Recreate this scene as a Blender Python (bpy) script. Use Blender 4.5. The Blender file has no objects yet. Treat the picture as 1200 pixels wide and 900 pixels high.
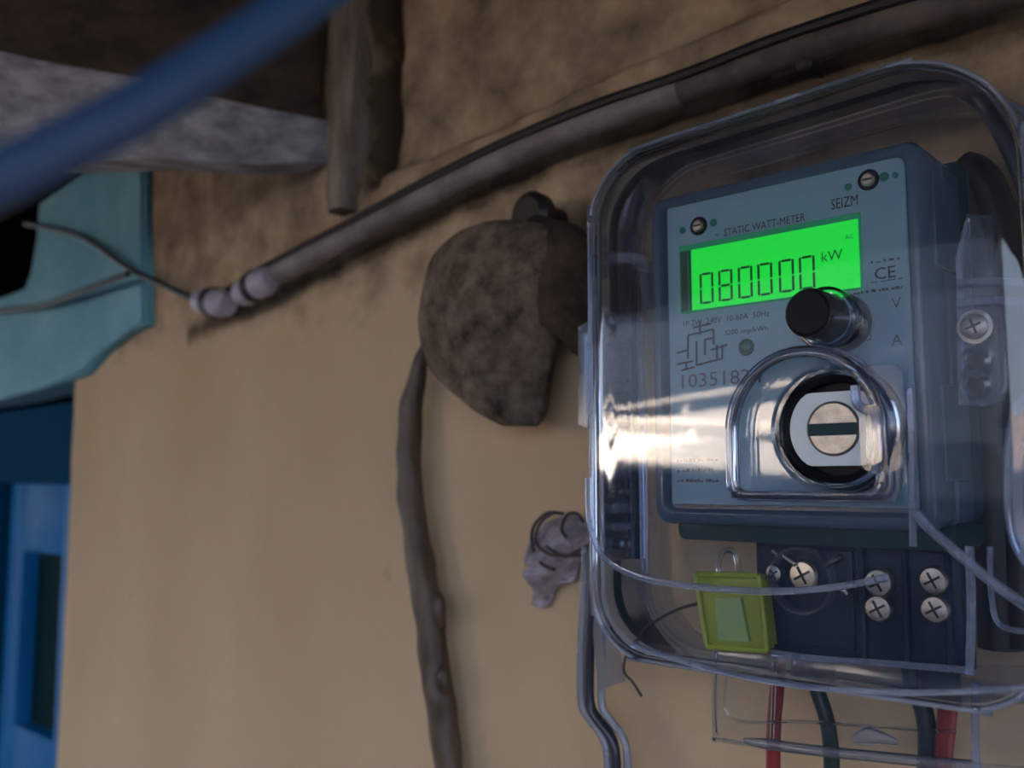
import bpy, bmesh, math, random
from mathutils import Vector, noise
random.seed(4)
S = bpy.context.scene
COL = S.collection
# ------------------------------------------------------------------ camera
F = 1100.0
ang, pit = math.radians(48), math.atan(114 / 1100)
D = Vector((-math.cos(ang) * math.cos(pit), math.sin(ang) * math.cos(pit), math.sin(pit)))
R = Vector((math.sin(ang), math.cos(ang), 0))
U = R.cross(D)
CAM = Vector((0, -.464, 0))
cd = bpy.data.cameras.new('camera')
cam = bpy.data.objects.new('camera', cd)
COL.objects.link(cam)
cam.location = CAM
cam.rotation_euler = D.to_track_quat('-Z', 'Y').to_euler()
cd.sensor_width = 36
cd.lens = F / 1200 * 36
cd.clip_start = .01
cd.dof.use_dof = True
cd.dof.focus_distance = .415
cd.dof.aperture_fstop = 7.0
S.camera = cam
# ------------------------------------------------------------------ world, sun, exposure
w = bpy.data.worlds.new('World')
S.world = w
w.use_nodes = True
nt = w.node_tree
bg = nt.nodes['Background']
tc = nt.nodes.new('ShaderNodeTexCoord')
sx = nt.nodes.new('ShaderNodeSeparateXYZ')
rp = nt.nodes.new('ShaderNodeValToRGB')
nt.links.new(tc.outputs['Generated'], sx.inputs[0])
nt.links.new(sx.outputs['Z'], rp.inputs[0])
nt.links.new(rp.outputs[0], bg.inputs[0])
rp.color_ramp.elements[0].position = 0
rp.color_ramp.elements[0].color = (.74, .85, 1.0, 1)
rp.color_ramp.elements[1].position = .8
rp.color_ramp.elements[1].color = (.30, .45, .80, 1)
bg.inputs[1].default_value = 3.35
sd = bpy.data.lights.new('sun', 'SUN')
sun = bpy.data.objects.new('sun', sd)
COL.objects.link(sun)
sd.energy = 86
sd.angle = math.radians(.6)
sd.color = (1, .86, .72)
SUN_EL = math.radians(40)
sun.rotation_euler = Vector((0, -math.cos(SUN_EL), -math.sin(SUN_EL))).to_track_quat('-Z', 'Y').to_euler()
sun.location = (0, 2, 5)
S.view_settings.view_transform = 'Standard'
S.view_settings.look = 'None'
S.view_settings.exposure = 0.0
S.view_settings.gamma = 1
S.cycles.max_bounces = 14
S.cycles.transparent_max_bounces = 40
S.cycles.transmission_bounces = 12
S.cycles.caustics_refractive = True
S.cycles.sample_clamp_indirect = 40


# ------------------------------------------------------------------ helpers
def at(px, py, y):                       # point of the plane at depth y seen at a photo position
    v = D + R * ((px - 600) / F) + U * ((450 - py) / F)
    return CAM + v * ((y - CAM.y) / v.y)


def ray(px, py, t):
    return CAM + (D + R * ((px - 600) / F) + U * ((450 - py) / F)) * t


ORG = {}


def link(o, parent=None):
    COL.objects.link(o)
    if parent is not None:
        o.parent = parent


def thing(name, label, cat, loc, group=None):
    o = bpy.data.objects.new(name, None)
    o.empty_display_size = .02
    COL.objects.link(o)
    o.location = loc
    ORG[o] = Vector(loc)
    o['label'] = label
    o['category'] = cat
    if group:
        o['group'] = group
    return o


def build(name, bm, mat, parent=None, smooth=True, label=None, org=None):
    org = ORG[parent] if parent is not None else (Vector(org) if org is not None else Vector((0, 0, 0)))
    if org.length:
        bmesh.ops.translate(bm, verts=bm.verts, vec=-org)
    bmesh.ops.recalc_face_normals(bm, faces=bm.faces)
    me = bpy.data.meshes.new(name)
    bm.to_mesh(me)
    bm.free()
    if smooth:
        for p in me.polygons:
            p.use_smooth = True
        me.set_sharp_from_angle(angle=math.radians(38))
    me.materials.append(mat)
    o = bpy.data.objects.new(name, me)
    link(o, parent)
    if parent is None:
        o.location = org
    ORG[o] = org
    if label:
        o['label'] = label
    return o


def tag(o, label, cat, group=None):
    o['label'] = label
    o['category'] = cat
    if group:
        o['group'] = group
    return o


def struct(name, bm, mat, parent=None, smooth=False):
    o = build(name, bm, mat, parent, smooth)
    o['kind'] = 'structure'
    return o


def box(bm, a, b, bev=0, seg=2):
    a, b = Vector(a), Vector(b)
    c = (a + b) / 2
    s = b - a
    t = bmesh.new()
    r = bmesh.ops.create_cube(t, size=1)
    for v in t.verts:
        v.co = Vector((v.co.x * s.x, v.co.y * s.y, v.co.z * s.z)) + c
    if bev:
        bmesh.ops.bevel(t, geom=t.edges[:], offset=bev, segments=seg, affect='EDGES', profile=.5)
    merge(bm, t)


def merge(bm, t):
    me = bpy.data.meshes.new('tmp')
    t.to_mesh(me)
    t.free()
    bm.from_mesh(me)
    bpy.data.meshes.remove(me)


def sweep(bm, pts, rad, n=12, flat=1.0, caps=True, sub=6):
    """tube through points (smoothed), radius number or list"""
    pts = [Vector(p) for p in pts]
    rr = rad if isinstance(rad, (list, tuple)) else [rad] * len(pts)
    P, Q = [], []
    m = len(pts)
    for i in range(m - 1):
        p0, p1, p2, p3 = pts[max(i - 1, 0)], pts[i], pts[i + 1], pts[min(i + 2, m - 1)]
        k = sub if m > 2 else 1
        for j in range(k):
            t = j / k
            P.append(.5 * ((2 * p1) + (p2 - p0) * t + (2 * p0 - 5 * p1 + 4 * p2 - p3) * t * t + (3 * p1 - p0 - 3 * p2 + p3) * t ** 3))
            Q.append(rr[i] * (1 - t) + rr[i + 1] * t)
    P.append(pts[-1])
    Q.append(rr[-1])
    up = Vector((0, 0, 1))
    t0 = (P[1] - P[0]).normalized()
    if abs(t0.z) > .9:
        up = Vector((0, 1, 0))
    nrm = (up - t0 * up.dot(t0)).normalized()
    rings = []
    for i, p in enumerate(P):
        t = (P[min(i + 1, len(P) - 1)] - P[max(i - 1, 0)]).normalized()
        nrm = (nrm - t * nrm.dot(t)).normalized()
        b = t.cross(nrm)
        rings.append([bm.verts.new(p + (nrm * math.cos(2 * math.pi * k / n) + b * math.sin(2 * math.pi * k / n) * flat) * Q[i]) for k in range(n)])
    for a, b in zip(rings, rings[1:]):
        for k in range(n):
            bm.faces.new((a[k], a[(k + 1) % n], b[(k + 1) % n], b[k]))
    if caps:
        bm.faces.new(rings[0][::-1])
        bm.faces.new(rings[-1])
    return P


def lathe(bm, c, prof, n=40, axis='y', sx=1.0):
    """profile of (radius, offset along -y) round centre c"""
    c = Vector(c)
    rings = []
    for r_, h in prof:
        ring = []
        for k in range(n):
            a = 2 * math.pi * k / n
            if axis == 'y':
                ring.append(bm.verts.new(c + Vector((math.cos(a) * r_ * sx, -h, math.sin(a) * r_))))
            else:
                ring.append(bm.verts.new(c + Vector((math.cos(a) * r_, math.sin(a) * r_, h))))
        rings.append(ring)
    for a, b in zip(rings, rings[1:]):
        for k in range(n):
            bm.faces.new((a[k], a[(k + 1) % n], b[(k + 1) % n], b[k]))
    return rings


def solid_lathe(bm, c, prof, n=40, **k):
    rings = lathe(bm, c, prof, n, **k)
    bm.faces.new(rings[0])
    bm.faces.new(rings[-1])


def prism(bm, pts, y0, y1):
    """polygon of (x,z) extruded from y0 to y1"""
    a = [bm.verts.new((x, y0, z)) for x, z in pts]
    b = [bm.verts.new((x, y1, z)) for x, z in pts]
    bm.faces.new(a)
    bm.faces.new(b[::-1])
    n = len(pts)
    for i in range(n):
        bm.faces.new((a[i], a[(i + 1) % n], b[(i + 1) % n], b[i]))


def rrect(x0, x1, z0, z1, r, n=8):
    """rounded rectangle outline; r = radii of (bottom-left, bottom-right, top-right, top-left)"""
    out = []
    for (cx, cz, a0, rr) in ((x0 + r[0], z0 + r[0], 180, r[0]), (x1 - r[1], z0 + r[1], 270, r[1]),
                             (x1 - r[2], z1 - r[2], 0, r[2]), (x0 + r[3], z1 - r[3], 90, r[3])):
        for k in range(n + 1):
            a = math.radians(a0 + 90 * k / n)
            out.append((cx + rr * math.cos(a), cz + rr * math.sin(a)))
    return out


def rings_loft(bm, rings, cap_first=True, cap_last=False):
    vs = [[bm.verts.new(p) for p in ring] for ring in rings]
    n = len(vs[0])
    for a, b in zip(vs, vs[1:]):
        for k in range(n):
            bm.faces.new((a[k], a[(k + 1) % n], b[(k + 1) % n], b[k]))
    if cap_first:
        bm.faces.new(vs[0])
    if cap_last:
        bm.faces.new(vs[-1])


def solidify(o, t, offset=-1):
    m = o.modifiers.new('thickness', 'SOLIDIFY')
    m.thickness = t
    m.offset = offset
    return o


# ------------------------------------------------------------------ materials
def mat(name, col, rough=.6, metal=0, noise_amt=0, scale=40, bump=0, col2=None, spec=.5, detail=6, stretch=None, coat=0):
    m = bpy.data.materials.new(name)
    m.use_nodes = True
    t = m.node_tree
    b = t.nodes['Principled BSDF']
    b.inputs['Base Color'].default_value = (*col, 1)
    b.inputs['Roughness'].default_value = rough
    b.inputs['Metallic'].default_value = metal
    b.inputs['Specular IOR Level'].default_value = spec
    b.inputs['Coat Weight'].default_value = coat
    if col2 or bump:
        c = t.nodes.new('ShaderNodeTexCoord')
        mp = t.nodes.new('ShaderNodeMapping')
        t.links.new(c.outputs['Object'], mp.inputs[0])
        if stretch:
            mp.inputs['Scale'].default_value = stretch
        n = t.nodes.new('ShaderNodeTexNoise')
        n.inputs['Scale'].default_value = scale
        n.inputs['Detail'].default_value = detail
        n.inputs['Roughness'].default_value = .65
        t.links.new(mp.outputs[0], n.inputs['Vector'])
        if col2:
            r = t.nodes.new('ShaderNodeValToRGB')
            r.color_ramp.elements[0].position = .36
            r.color_ramp.elements[1].position = .64
            r.color_ramp.elements[0].color = (*col, 1)
            r.color_ramp.elements[1].color = (*col2, 1)
            t.links.new(n.outputs[0], r.inputs[0])
            t.links.new(r.outputs[0], b.inputs['Base Color'])
        if bump:
            bp = t.nodes.new('ShaderNodeBump')
            bp.inputs['Strength'].default_value = bump
            bp.inputs['Distance'].default_value = .002
            t.links.new(n.outputs[0], bp.inputs['Height'])
            t.links.new(bp.outputs[0], b.inputs['Normal'])
    return m


def clear_mat(name, tint, ior=1.49, rough=.018, haze=.03, wave=0.0):
    """thin clear plastic: straight-through light, fresnel gloss, a little dusty haze"""
    m = bpy.data.materials.new(name)
    m.use_nodes = True
    t = m.node_tree
    out = t.nodes['Material Output']
    t.nodes.remove(t.nodes['Principled BSDF'])
    tr = t.nodes.new('ShaderNodeBsdfTransparent')
    tr.inputs[0].default_value = (*tint, 1)
    gl = t.nodes.new('ShaderNodeBsdfGlossy')
    gl.inputs['Roughness'].default_value = rough
    gl.inputs[0].default_value = (.95, .97, 1, 1)
    df = t.nodes.new('ShaderNodeBsdfDiffuse')
    df.inputs[0].default_value = (.55, .62, .78, 1)
    fr = t.nodes.new('ShaderNodeFresnel')
    fr.inputs[0].default_value = ior
    m1 = t.nodes.new('ShaderNodeMixShader')
    m2 = t.nodes.new('ShaderNodeMixShader')
    c = t.nodes.new('ShaderNodeTexCoord')
    n = t.nodes.new('ShaderNodeTexNoise')
    n.inputs['Scale'].default_value = 30
    n.inputs['Detail'].default_value = 5
    t.links.new(c.outputs['Object'], n.inputs['Vector'])
    mr = t.nodes.new('ShaderNodeMapRange')
    mr.inputs['From Min'].default_value = .3
    mr.inputs['From Max'].default_value = .75
    mr.inputs['To Min'].default_value = haze * .5
    mr.inputs['To Max'].default_value = haze * 1.8
    t.links.new(n.outputs[0], mr.inputs[0])
    t.links.new(mr.outputs[0], m1.inputs[0])
    t.links.new(tr.outputs[0], m1.inputs[1])
    t.links.new(df.outputs[0], m1.inputs[2])
    t.links.new(fr.outputs[0], m2.inputs[0])
    t.links.new(m1.outputs[0], m2.inputs[1])
    t.links.new(gl.outputs[0], m2.inputs[2])
    t.links.new(m2.outputs[0], out.inputs[0])
    if wave:
        n2 = t.nodes.new('ShaderNodeTexNoise')
        n2.inputs['Scale'].default_value = 14
        n2.inputs['Detail'].default_value = 1
        t.links.new(c.outputs['Object'], n2.inputs['Vector'])
        bp = t.nodes.new('ShaderNodeBump')
        bp.inputs['Strength'].default_value = wave
        bp.inputs['Distance'].default_value = .002
        t.links.new(n2.outputs[0], bp.inputs['Height'])
        t.links.new(bp.outputs[0], gl.inputs['Normal'])
    return m


def glass_mat(name, col, rough=.05, ior=1.47):
    m = bpy.data.materials.new(name)
    m.use_nodes = True
    b = m.node_tree.nodes['Principled BSDF']
    b.inputs['Base Color'].default_value = (*col, 1)
    b.inputs['Transmission Weight'].default_value = 1
    b.inputs['Roughness'].default_value = rough
    b.inputs['IOR'].default_value = ior
    return m


def emit_mat(name, col, s):
    m = bpy.data.materials.new(name)
    m.use_nodes = True
    b = m.node_tree.nodes['Principled BSDF']
    b.inputs['Base Color'].default_value = (*[c * .2 for c in col], 1)
    b.inputs['Emission Color'].default_value = (*col, 1)
    b.inputs['Emission Strength'].default_value = s
    return m


def plaster_mat():
    m = bpy.data.materials.new('ochre_limewash')
    m.use_nodes = True
    t = m.node_tree
    b = t.nodes['Principled BSDF']
    b.inputs['Roughness'].default_value = .85
    b.inputs['Specular IOR Level'].default_value = .2
    c = t.nodes.new('ShaderNodeTexCoord')

    def nz(scale, det, st=None):
        mp = t.nodes.new('ShaderNodeMapping')
        t.links.new(c.outputs['Object'], mp.inputs[0])
        if st:
            mp.inputs['Scale'].default_value = st
        n = t.nodes.new('ShaderNodeTexNoise')
        n.inputs['Scale'].default_value = scale
        n.inputs['Detail'].default_value = det
        n.inputs['Roughness'].default_value = .6
        t.links.new(mp.outputs[0], n.inputs['Vector'])
        return n

    def mixc(f, a, bb):
        mx = t.nodes.new('ShaderNodeMix')
        mx.data_type = 'RGBA'
        if hasattr(f, 'links'):
            t.links.new(f, mx.inputs[0])
        else:
            mx.inputs[0].default_value = f
        for i, v in ((6, a), (7, bb)):
            if hasattr(v, 'links'):
                t.links.new(v, mx.inputs[i])
            else:
                mx.inputs[i].default_value = (*v, 1)
        return mx.outputs[2]

    def rng(s, a, bb, lo=0, hi=1):
        r = t.nodes.new('ShaderNodeMapRange')
        t.links.new(s, r.inputs[0])
        r.inputs['From Min'].default_value = a
        r.inputs['From Max'].default_value = bb
        r.inputs['To Min'].default_value = lo
        r.inputs['To Max'].default_value = hi
        return r.outputs[0]
    base = mixc(rng(nz(5, 5, (1, 1, .35)).outputs[0], .35, .68), (.50, .38, .25), (.59, .465, .325))
    spots = rng(nz(38, 6).outputs[0], .66, .74, 0, .35)
    base = mixc(spots, base, (.22, .14, .08))
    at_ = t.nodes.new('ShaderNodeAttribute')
    at_.attribute_name = 'grime_shade'
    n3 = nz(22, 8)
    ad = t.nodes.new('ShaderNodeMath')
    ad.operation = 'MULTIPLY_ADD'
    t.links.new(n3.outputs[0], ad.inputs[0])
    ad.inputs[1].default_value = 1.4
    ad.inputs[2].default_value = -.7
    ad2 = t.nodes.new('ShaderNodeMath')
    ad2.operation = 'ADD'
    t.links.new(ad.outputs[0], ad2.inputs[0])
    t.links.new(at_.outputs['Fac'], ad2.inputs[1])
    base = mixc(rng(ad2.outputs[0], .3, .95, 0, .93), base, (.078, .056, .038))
    t.links.new(base, b.inputs['Base Color'])
    bp = t.nodes.new('ShaderNodeBump')
    bp.inputs['Strength'].default_value = .35
    bp.inputs['Distance'].default_value = .003
    t.links.new(nz(60, 8).outputs[0], bp.inputs['Height'])
    t.links.new(bp.outputs[0], b.inputs['Normal'])
    return m


M = dict(
    plaster=plaster_mat(),
    pale_blue=mat('pale_blue_paint', (.10, .33, .46), .7, col2=(.18, .44, .56), scale=9, bump=.3),
    door_blue=mat('blue_door_paint', (.0, .12, .36), .55, spec=.2, col2=(.0, .15, .42), scale=12),
    door_dark=mat('dark_blue_paint', (.0, .045, .12), .7, spec=.05),
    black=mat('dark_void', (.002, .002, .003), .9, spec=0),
    black_rubber=mat('black_rubber', (.012, .012, .014), .45),
    black_plastic=mat('black_plastic', (.008, .009, .014), .45, spec=.12),
    navy=mat('dark_terminal_plastic', (.004, .018, .05), .35, spec=.2),
    timber=mat('dark_timber', (.035, .026, .02), .9, col2=(.085, .062, .045), scale=14, bump=.8, stretch=(3, 1, 3)),
    whitewash=mat('whitewashed_timber', (.17, .18, .22), .85, col2=(.40, .42, .48), scale=22, bump=.8, stretch=(3, .6, 3)),
    post=mat('grey_weathered_timber', (.13, .10, .075), .85, col2=(.30, .26, .23), scale=30, bump=.8, stretch=(2, 2, .4)),
    pipe=mat('grey_conduit', (.13, .11, .11), .6, col2=(.25, .225, .23), scale=30, bump=.3),
    pipe_dark=mat('dark_conduit', (.05, .04, .035), .7, col2=(.12, .10, .09), scale=30, bump=.3),  # darker tone for the conduit's upper length
    lilac=mat('pale_lilac_plastic', (.33, .33, .46), .4, col2=(.42, .42, .52), scale=60),
    cable_blue=mat('blue_cable_sheath', (.02, .06, .15), .5, spec=.3),
    bark=mat('brown_bark', (.022, .012, .008), .45, col2=(.10, .075, .058), scale=50, bump=.9, stretch=(1, 1, .12)),
    felt=mat('dusty_brown_cloth', (.04, .027, .019), .95, col2=(.21, .165, .13), scale=55, bump=1.0, detail=10),
    felt_dark=mat('dark_brown_cloth', (.022, .014, .009), .95, col2=(.075, .052, .036), scale=40, bump=.8),
    thread=mat('dark_thread', (.05, .045, .05), .7),
    scrap=mat('grey_lilac_scrap', (.20, .19, .23), .6, col2=(.42, .40, .50), scale=110, bump=.6),
    body=mat('blue_grey_plastic', (.065, .12, .19), .25),
    body_dark=mat('dark_teal_plastic', (.008, .045, .06), .4, spec=.12),
    label=mat('pale_blue_label', (.24, .41, .56), .55),
    ink=mat('black_ink', (.02, .02, .03), .6),
    ink_soft=mat('grey_ink', (.07, .08, .10), .6),
    teal=mat('teal_ink', (.0, .20, .17), .6),
    lcd_dark=mat('dark_green_bar', (.0, .045, .03), .4),
    lcd=emit_mat('lit_green_display', (.0, .86, .05), .80),
    lcd_glow=emit_mat('display_rim_glow', (.0, .22, .10), .5),
    segment=mat('lcd_segment', (.0, .14, .03), .6),
    led=mat('green_led', (.0, .10, .04), .4),
    steel=mat('bright_steel', (.50, .49, .48), .33, metal=1, col2=(.36, .34, .33), scale=200, bump=.3),
    brass=mat('dull_brass', (.62, .56, .48), .35, metal=1),
    white=mat('white_plastic', (.62, .74, .86), .4),
    wire_red=mat('red_wire', (.24, .02, .03), .35),
    wire_green=mat('dark_green_wire', (.003, .025, .028), .35),
    wire_blue=mat('dark_blue_wire', (.002, .016, .035), .35),
    lime=mat('lime_plastic', (.40, .55, .04), .3),
    bead=clear_mat('clear_edge_bead', (.68, .76, .92), haze=.26, rough=.15),
    clear=clear_mat('clear_cover_plastic', (.955, .965, .985), haze=.015, wave=.02),
    clear_side=clear_mat('clear_side_plastic', (.86, .89, .95), ior=1.22, haze=.04, rough=.06, wave=.2),
    boss=clear_mat('clear_boss_plastic', (.85, .88, .95), haze=.08, rough=.1, wave=.3),
    clear_dull=clear_mat('scratched_clear_plastic', (.76, .81, .90), haze=.08, rough=.12),
    gasket=mat('dark_blue_gasket', (.02, .028, .055), .3, spec=.6),
    edge=glass_mat('solid_clear_edge', (.80, .88, .99), .06),
    earth=mat('shaded_earth', (.09, .07, .055), .95, col2=(.13, .10, .08), scale=3),
    opposite=mat('whitewashed_neighbour_wall', (.80, .74, .66), .9),
    opp_dark=mat('dark_sky_blocker', (.016, .022, .034), .9, spec=.1),  # near-black so the cover has little to reflect
    opp_low=mat('neighbour_plinth', (.14, .12, .11), .9),
)
# translucent lime and lcd segments
lm = M['lime'].node_tree.nodes['Principled BSDF']
lm.inputs['Transmission Weight'].default_value = .55
lm.inputs['Base Color'].default_value = (.62, .78, .10, 1)

# ------------------------------------------------------------------ the wall: one sculpted plaster surface
def lerp_poly(pts, x):
    if x <= pts[0][0]:
        return pts[0][1] + (x - pts[0][0]) * (pts[1][1] - pts[0][1]) / (pts[1][0] - pts[0][0])
    for a, b in zip(pts, pts[1:]):
        if x <= b[0]:
            return a[1] + (b[1] - a[1]) * (x - a[0]) / (b[0] - a[0])
    a, b = pts[-2:]
    return b[1] + (x - b[0]) * (b[1] - a[1]) / (b[0] - a[0])


def wp(px, py, y=0):
    p = at(px, py, y)
    return (p.x, p.z)


seam = [wp(*p) for p in ((425, 224), (470, 200), (560, 163), (640, 128), (700, 98), (800, 55), (900, 12), (1000, -30), (1150, -90))]
pipe_line = [wp(*p) for p in ((300, 330), (400, 282), (500, 228), (600, 178), (700, 138), (800, 102), (900, 66), (1000, 32), (1100, 5), (1200, -20))]
crack = at(441, 100, 0).x
WX0, WX1, WZ0, WZ1 = at(78, 670, 0).x, 1.2, -1.6, .47


def sstep(a, b, v):
    t = min(1, max(0, (v - a) / (b - a)))
    return t * t * (3 - 2 * t)


def relief(x, z):
    h = .003 * noise.noise(Vector((x * 5, z * 5, 0))) + .0012 * noise.noise(Vector((x * 22, z * 22, 3)))
    wob = .004 * noise.noise(Vector((x * 30, z * 30, 7)))
    if x > crack - .02:
        s = lerp_poly(seam, x) + wob
        h -= .014 * sstep(-.002, .008, z - s) * sstep(crack - .004, crack + .004, x)
        h += .004 * sstep(.03, 0, abs(z - s + .012))
    # deep dark gap beside the post
    if z > .22:
        cw = .0095 + .004 * noise.noise(Vector((0, z * 30, 1)))
        h -= .05 * sstep(cw + .004, cw - .003, abs(x - crack)) * sstep(.225, .26, z)
    # worn hollow under the conduit
    if x > -.75:
        d = z - lerp_poly(pipe_line, x)
        h -= .006 * sstep(.03, .0, abs(d + .018 + wob)) * (1 + .8 * noise.noise(Vector((x * 40, z * 60, 2))))
    return h


def grime_shade(x, z):  # dirt on the plaster, plus shade put into the colour
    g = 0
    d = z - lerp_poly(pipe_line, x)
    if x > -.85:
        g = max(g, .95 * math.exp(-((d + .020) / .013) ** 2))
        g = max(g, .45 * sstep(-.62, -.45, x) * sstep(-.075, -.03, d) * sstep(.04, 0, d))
    g = max(g, .7 * sstep(-.40, -.24, x) * sstep(.10, .19, z) * sstep(.12, .0, d))  # dirt and painted shade together at the top right
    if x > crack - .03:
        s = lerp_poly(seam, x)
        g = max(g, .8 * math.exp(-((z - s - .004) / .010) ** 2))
        g = max(g, 1.35 * math.exp(-((x - crack) / .019) ** 2) * sstep(.18, .26, z))  # shade inside the gap beside the post, painted dark
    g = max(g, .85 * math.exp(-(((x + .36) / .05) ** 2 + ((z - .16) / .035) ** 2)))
    g = max(g, 1.5 * math.exp(-(((x + .115) / .045) ** 2 + ((z - .06) / .10) ** 2)))  # dirt and painted shade behind the meter's right side
    g = max(g, .60 * sstep(.05, .22, z))  # shade under the eave painted into the upper wall
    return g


def grid_axis(a, b, fa, fb, fine, coarse):
    xs = [a]
    while xs[-1] < b - 1e-6:
        x = xs[-1]
        xs.append(min(b, x + (fine if fa <= x <= fb else min(coarse, (fa - x) if x < fa else coarse))))
    return xs


gx = grid_axis(WX0, WX1, WX0, 0.02, .005, .1)
gz = grid_axis(WZ0, WZ1, -.2, WZ1, .005, .1)
bm = bmesh.new()
vg = [[bm.verts.new((x, -relief(x, z), z)) for x in gx] for z in gz]
for j in range(len(gz) - 1):
    for i in range(len(gx) - 1):
        bm.faces.new((vg[j][i], vg[j][i + 1], vg[j + 1][i + 1], vg[j + 1][i]))
# the wall's thickness at the door side
ba = [bm.verts.new((WX0, .2, z)) for z in gz]
for j in range(len(gz) - 1):
    bm.faces.new((vg[j][0], vg[j + 1][0], ba[j + 1], ba[j]))
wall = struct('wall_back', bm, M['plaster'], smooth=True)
ga = wall.data.attributes.new('grime_shade', 'FLOAT', 'POINT')
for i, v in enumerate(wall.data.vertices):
    ga.data[i].value = grime_shade(v.co.x, v.co.z)

# side of the doorway, far wall beyond the door, painted lintel
pal = [(45, 236), (100, 200), (135, 190), (166, 184), (168, 380), (150, 388), (132, 398), (118, 412), (96, 438), (50, 455), (0, 468), (-200, 500), (-200, 352), (0, 350), (30, 342), (38, 320), (45, 280)]
bm = bmesh.new()
prism(bm, [wp(px, py, -.012) for px, py in pal], -.012, .12)
bmesh.ops.bevel(bm, geom=[e for e in bm.edges if max(v.co.y for v in e.verts) < 0], offset=.004, segments=2, affect='EDGES')
struct('trim_1', bm, M['pale_blue'])
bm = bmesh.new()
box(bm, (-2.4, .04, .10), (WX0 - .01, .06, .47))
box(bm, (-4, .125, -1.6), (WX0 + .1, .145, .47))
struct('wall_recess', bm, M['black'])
bm = bmesh.new()
box(bm, (-3.2, 0, -1.6), (-2.0, .2, .47))
struct('wall_left', bm, M['plaster'])

# door
dy = .06
dt = thing('door_1', 'blue painted door with a dark sunken panel at the far left', 'door', (-1.6, dy, -1.6))
dt['kind'] = 'structure'
def zz(px, py): return at(px, py, dy).z
def xx(px, py=700): return at(px, py, dy).x
bm = bmesh.new()
box(bm, (xx(-500), dy - .015, zz(50, 566)), (WX0 + .05, dy + .05, zz(50, 440)), .003)
box(bm, (xx(-60), dy - .015, -1.6), (xx(3), dy + .05, zz(50, 566)), .003)
build('door_frame', bm, M['door_dark'], dt)
lx0, lx1, lz1 = xx(7), WX0 + .05, zz(50, 567) + .001
px0, px1, pz1, pz0 = xx(24), xx(70), zz(45, 648), zz(45, 862)
bm = bmesh.new()
box(bm, (lx0, dy, -1.6), (px0, dy + .035, lz1), .002)
box(bm, (px1, dy, -1.6), (lx1, dy + .035, lz1), .002)
box(bm, (px0, dy, pz1), (px1, dy + .035, lz1), .002)
box(bm, (px0, dy, -1.6), (px1, dy + .035, pz0), .002)
build('door_leaf', bm, M['door_blue'], dt)
bm = bmesh.new()
box(bm, (px0 - .01, dy + .022, pz0 - .01), (px1 + .01, dy + .034, pz1 + .01))
build('door_panel', bm, mat('teal_black_paint', (.0, .02, .03), .7, spec=.1), dt, label='dark sunken panel')

# floor, eave, the added sun blocker above, the walls opposite
bm = bmesh.new()
box(bm, (-16, -14, -1.7), (16, .2, -1.6))
struct('floor', bm, M['earth'])
bm = bmesh.new()
for k in range(9):
    y0_, y1_ = -1.2 + k * .1339, -1.2 + (k + 1) * .1339 - .004
    tb = bmesh.new()
    box(tb, (-4, y0_, 0), (3, y1_, .022), .002, 1)
    for v in tb.verts:
        v.co.z += .475 + .10 * v.co.y
    merge(bm, tb)
struct('ceiling', bm, M['timber'])
bm = bmesh.new()
box(bm, (-16, -1.2, .52), (16, 2.0, 2.75))  # unseen mass added to block the sun above the eave
box(bm, (-16, .03, .44), (16, .3, .55))
box(bm, (-16, -1.2, .40), (16, -1.17, .53))
struct('wall_sun_blocker', bm, M['opp_low'])
oy = -4.4
bm = bmesh.new()
box(bm, (-4.4, oy - .25, .0), (-1.7, oy, .275))
struct('wall_opposite', bm, M['opposite'])
bm = bmesh.new()
box(bm, (-4.4, oy - .2, .385), (-1.7, oy - .02, .41))
for k in range(3):
    box(bm, (-4.3 + k * 1.2, oy - .14, .275), (-4.26 + k * 1.2, oy - .08, .385))
struct('trim_2', bm, M['opposite'])
bm = bmesh.new()
box(bm, (-16, oy - .25, -1.6), (-4.4, oy, .33))
box(bm, (-.35, oy - .25, -1.6), (16, oy, .33))
struct('wall_opposite_earthen', bm, M['opp_low'])
bm = bmesh.new()
box(bm, (-11, oy - .9, -1.6), (-.35, oy - .5, 4.2))  # unseen dark slab added to keep bright sky out of the cover's reflection
box(bm, (-4.4, oy - .25, -1.6), (-.35, oy + .02, -.001))  # unseen dark base added to weaken the reflected veil
struct('wall_sky_blocker', bm, M['opp_dark'])

# ------------------------------------------------------------------ timbers at the top left
def beam(bm, A, B, th, n=24, amp=.004, seed=0):
    """A = (top, bottom) at wall, B = (top, bottom) further out; th = thickness in x"""
    rings = []
    for i in range(n + 1):
        t = i / n
        tp = A[0].lerp(B[0], t)
        bt = A[1].lerp(B[1], t)
        bt.x = tp.x
        ring = []
        for (q, dx) in ((tp, 0), (tp.lerp(bt, .33), 0), (tp.lerp(bt, .66), 0), (bt, 0), (bt, -th / 2), (bt, -th), (tp, -th), (tp, -th / 2)):
            p = q + Vector((dx, 0, 0))
            p += Vector((noise.noise(p * 14 + Vector((seed, 0, 0))), 0, noise.noise(p * 14 + Vector((0, seed, 5))))) * amp
            ring.append(p)
        rings.append(ring)
    rings_loft(bm, rings, True, True)


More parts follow.
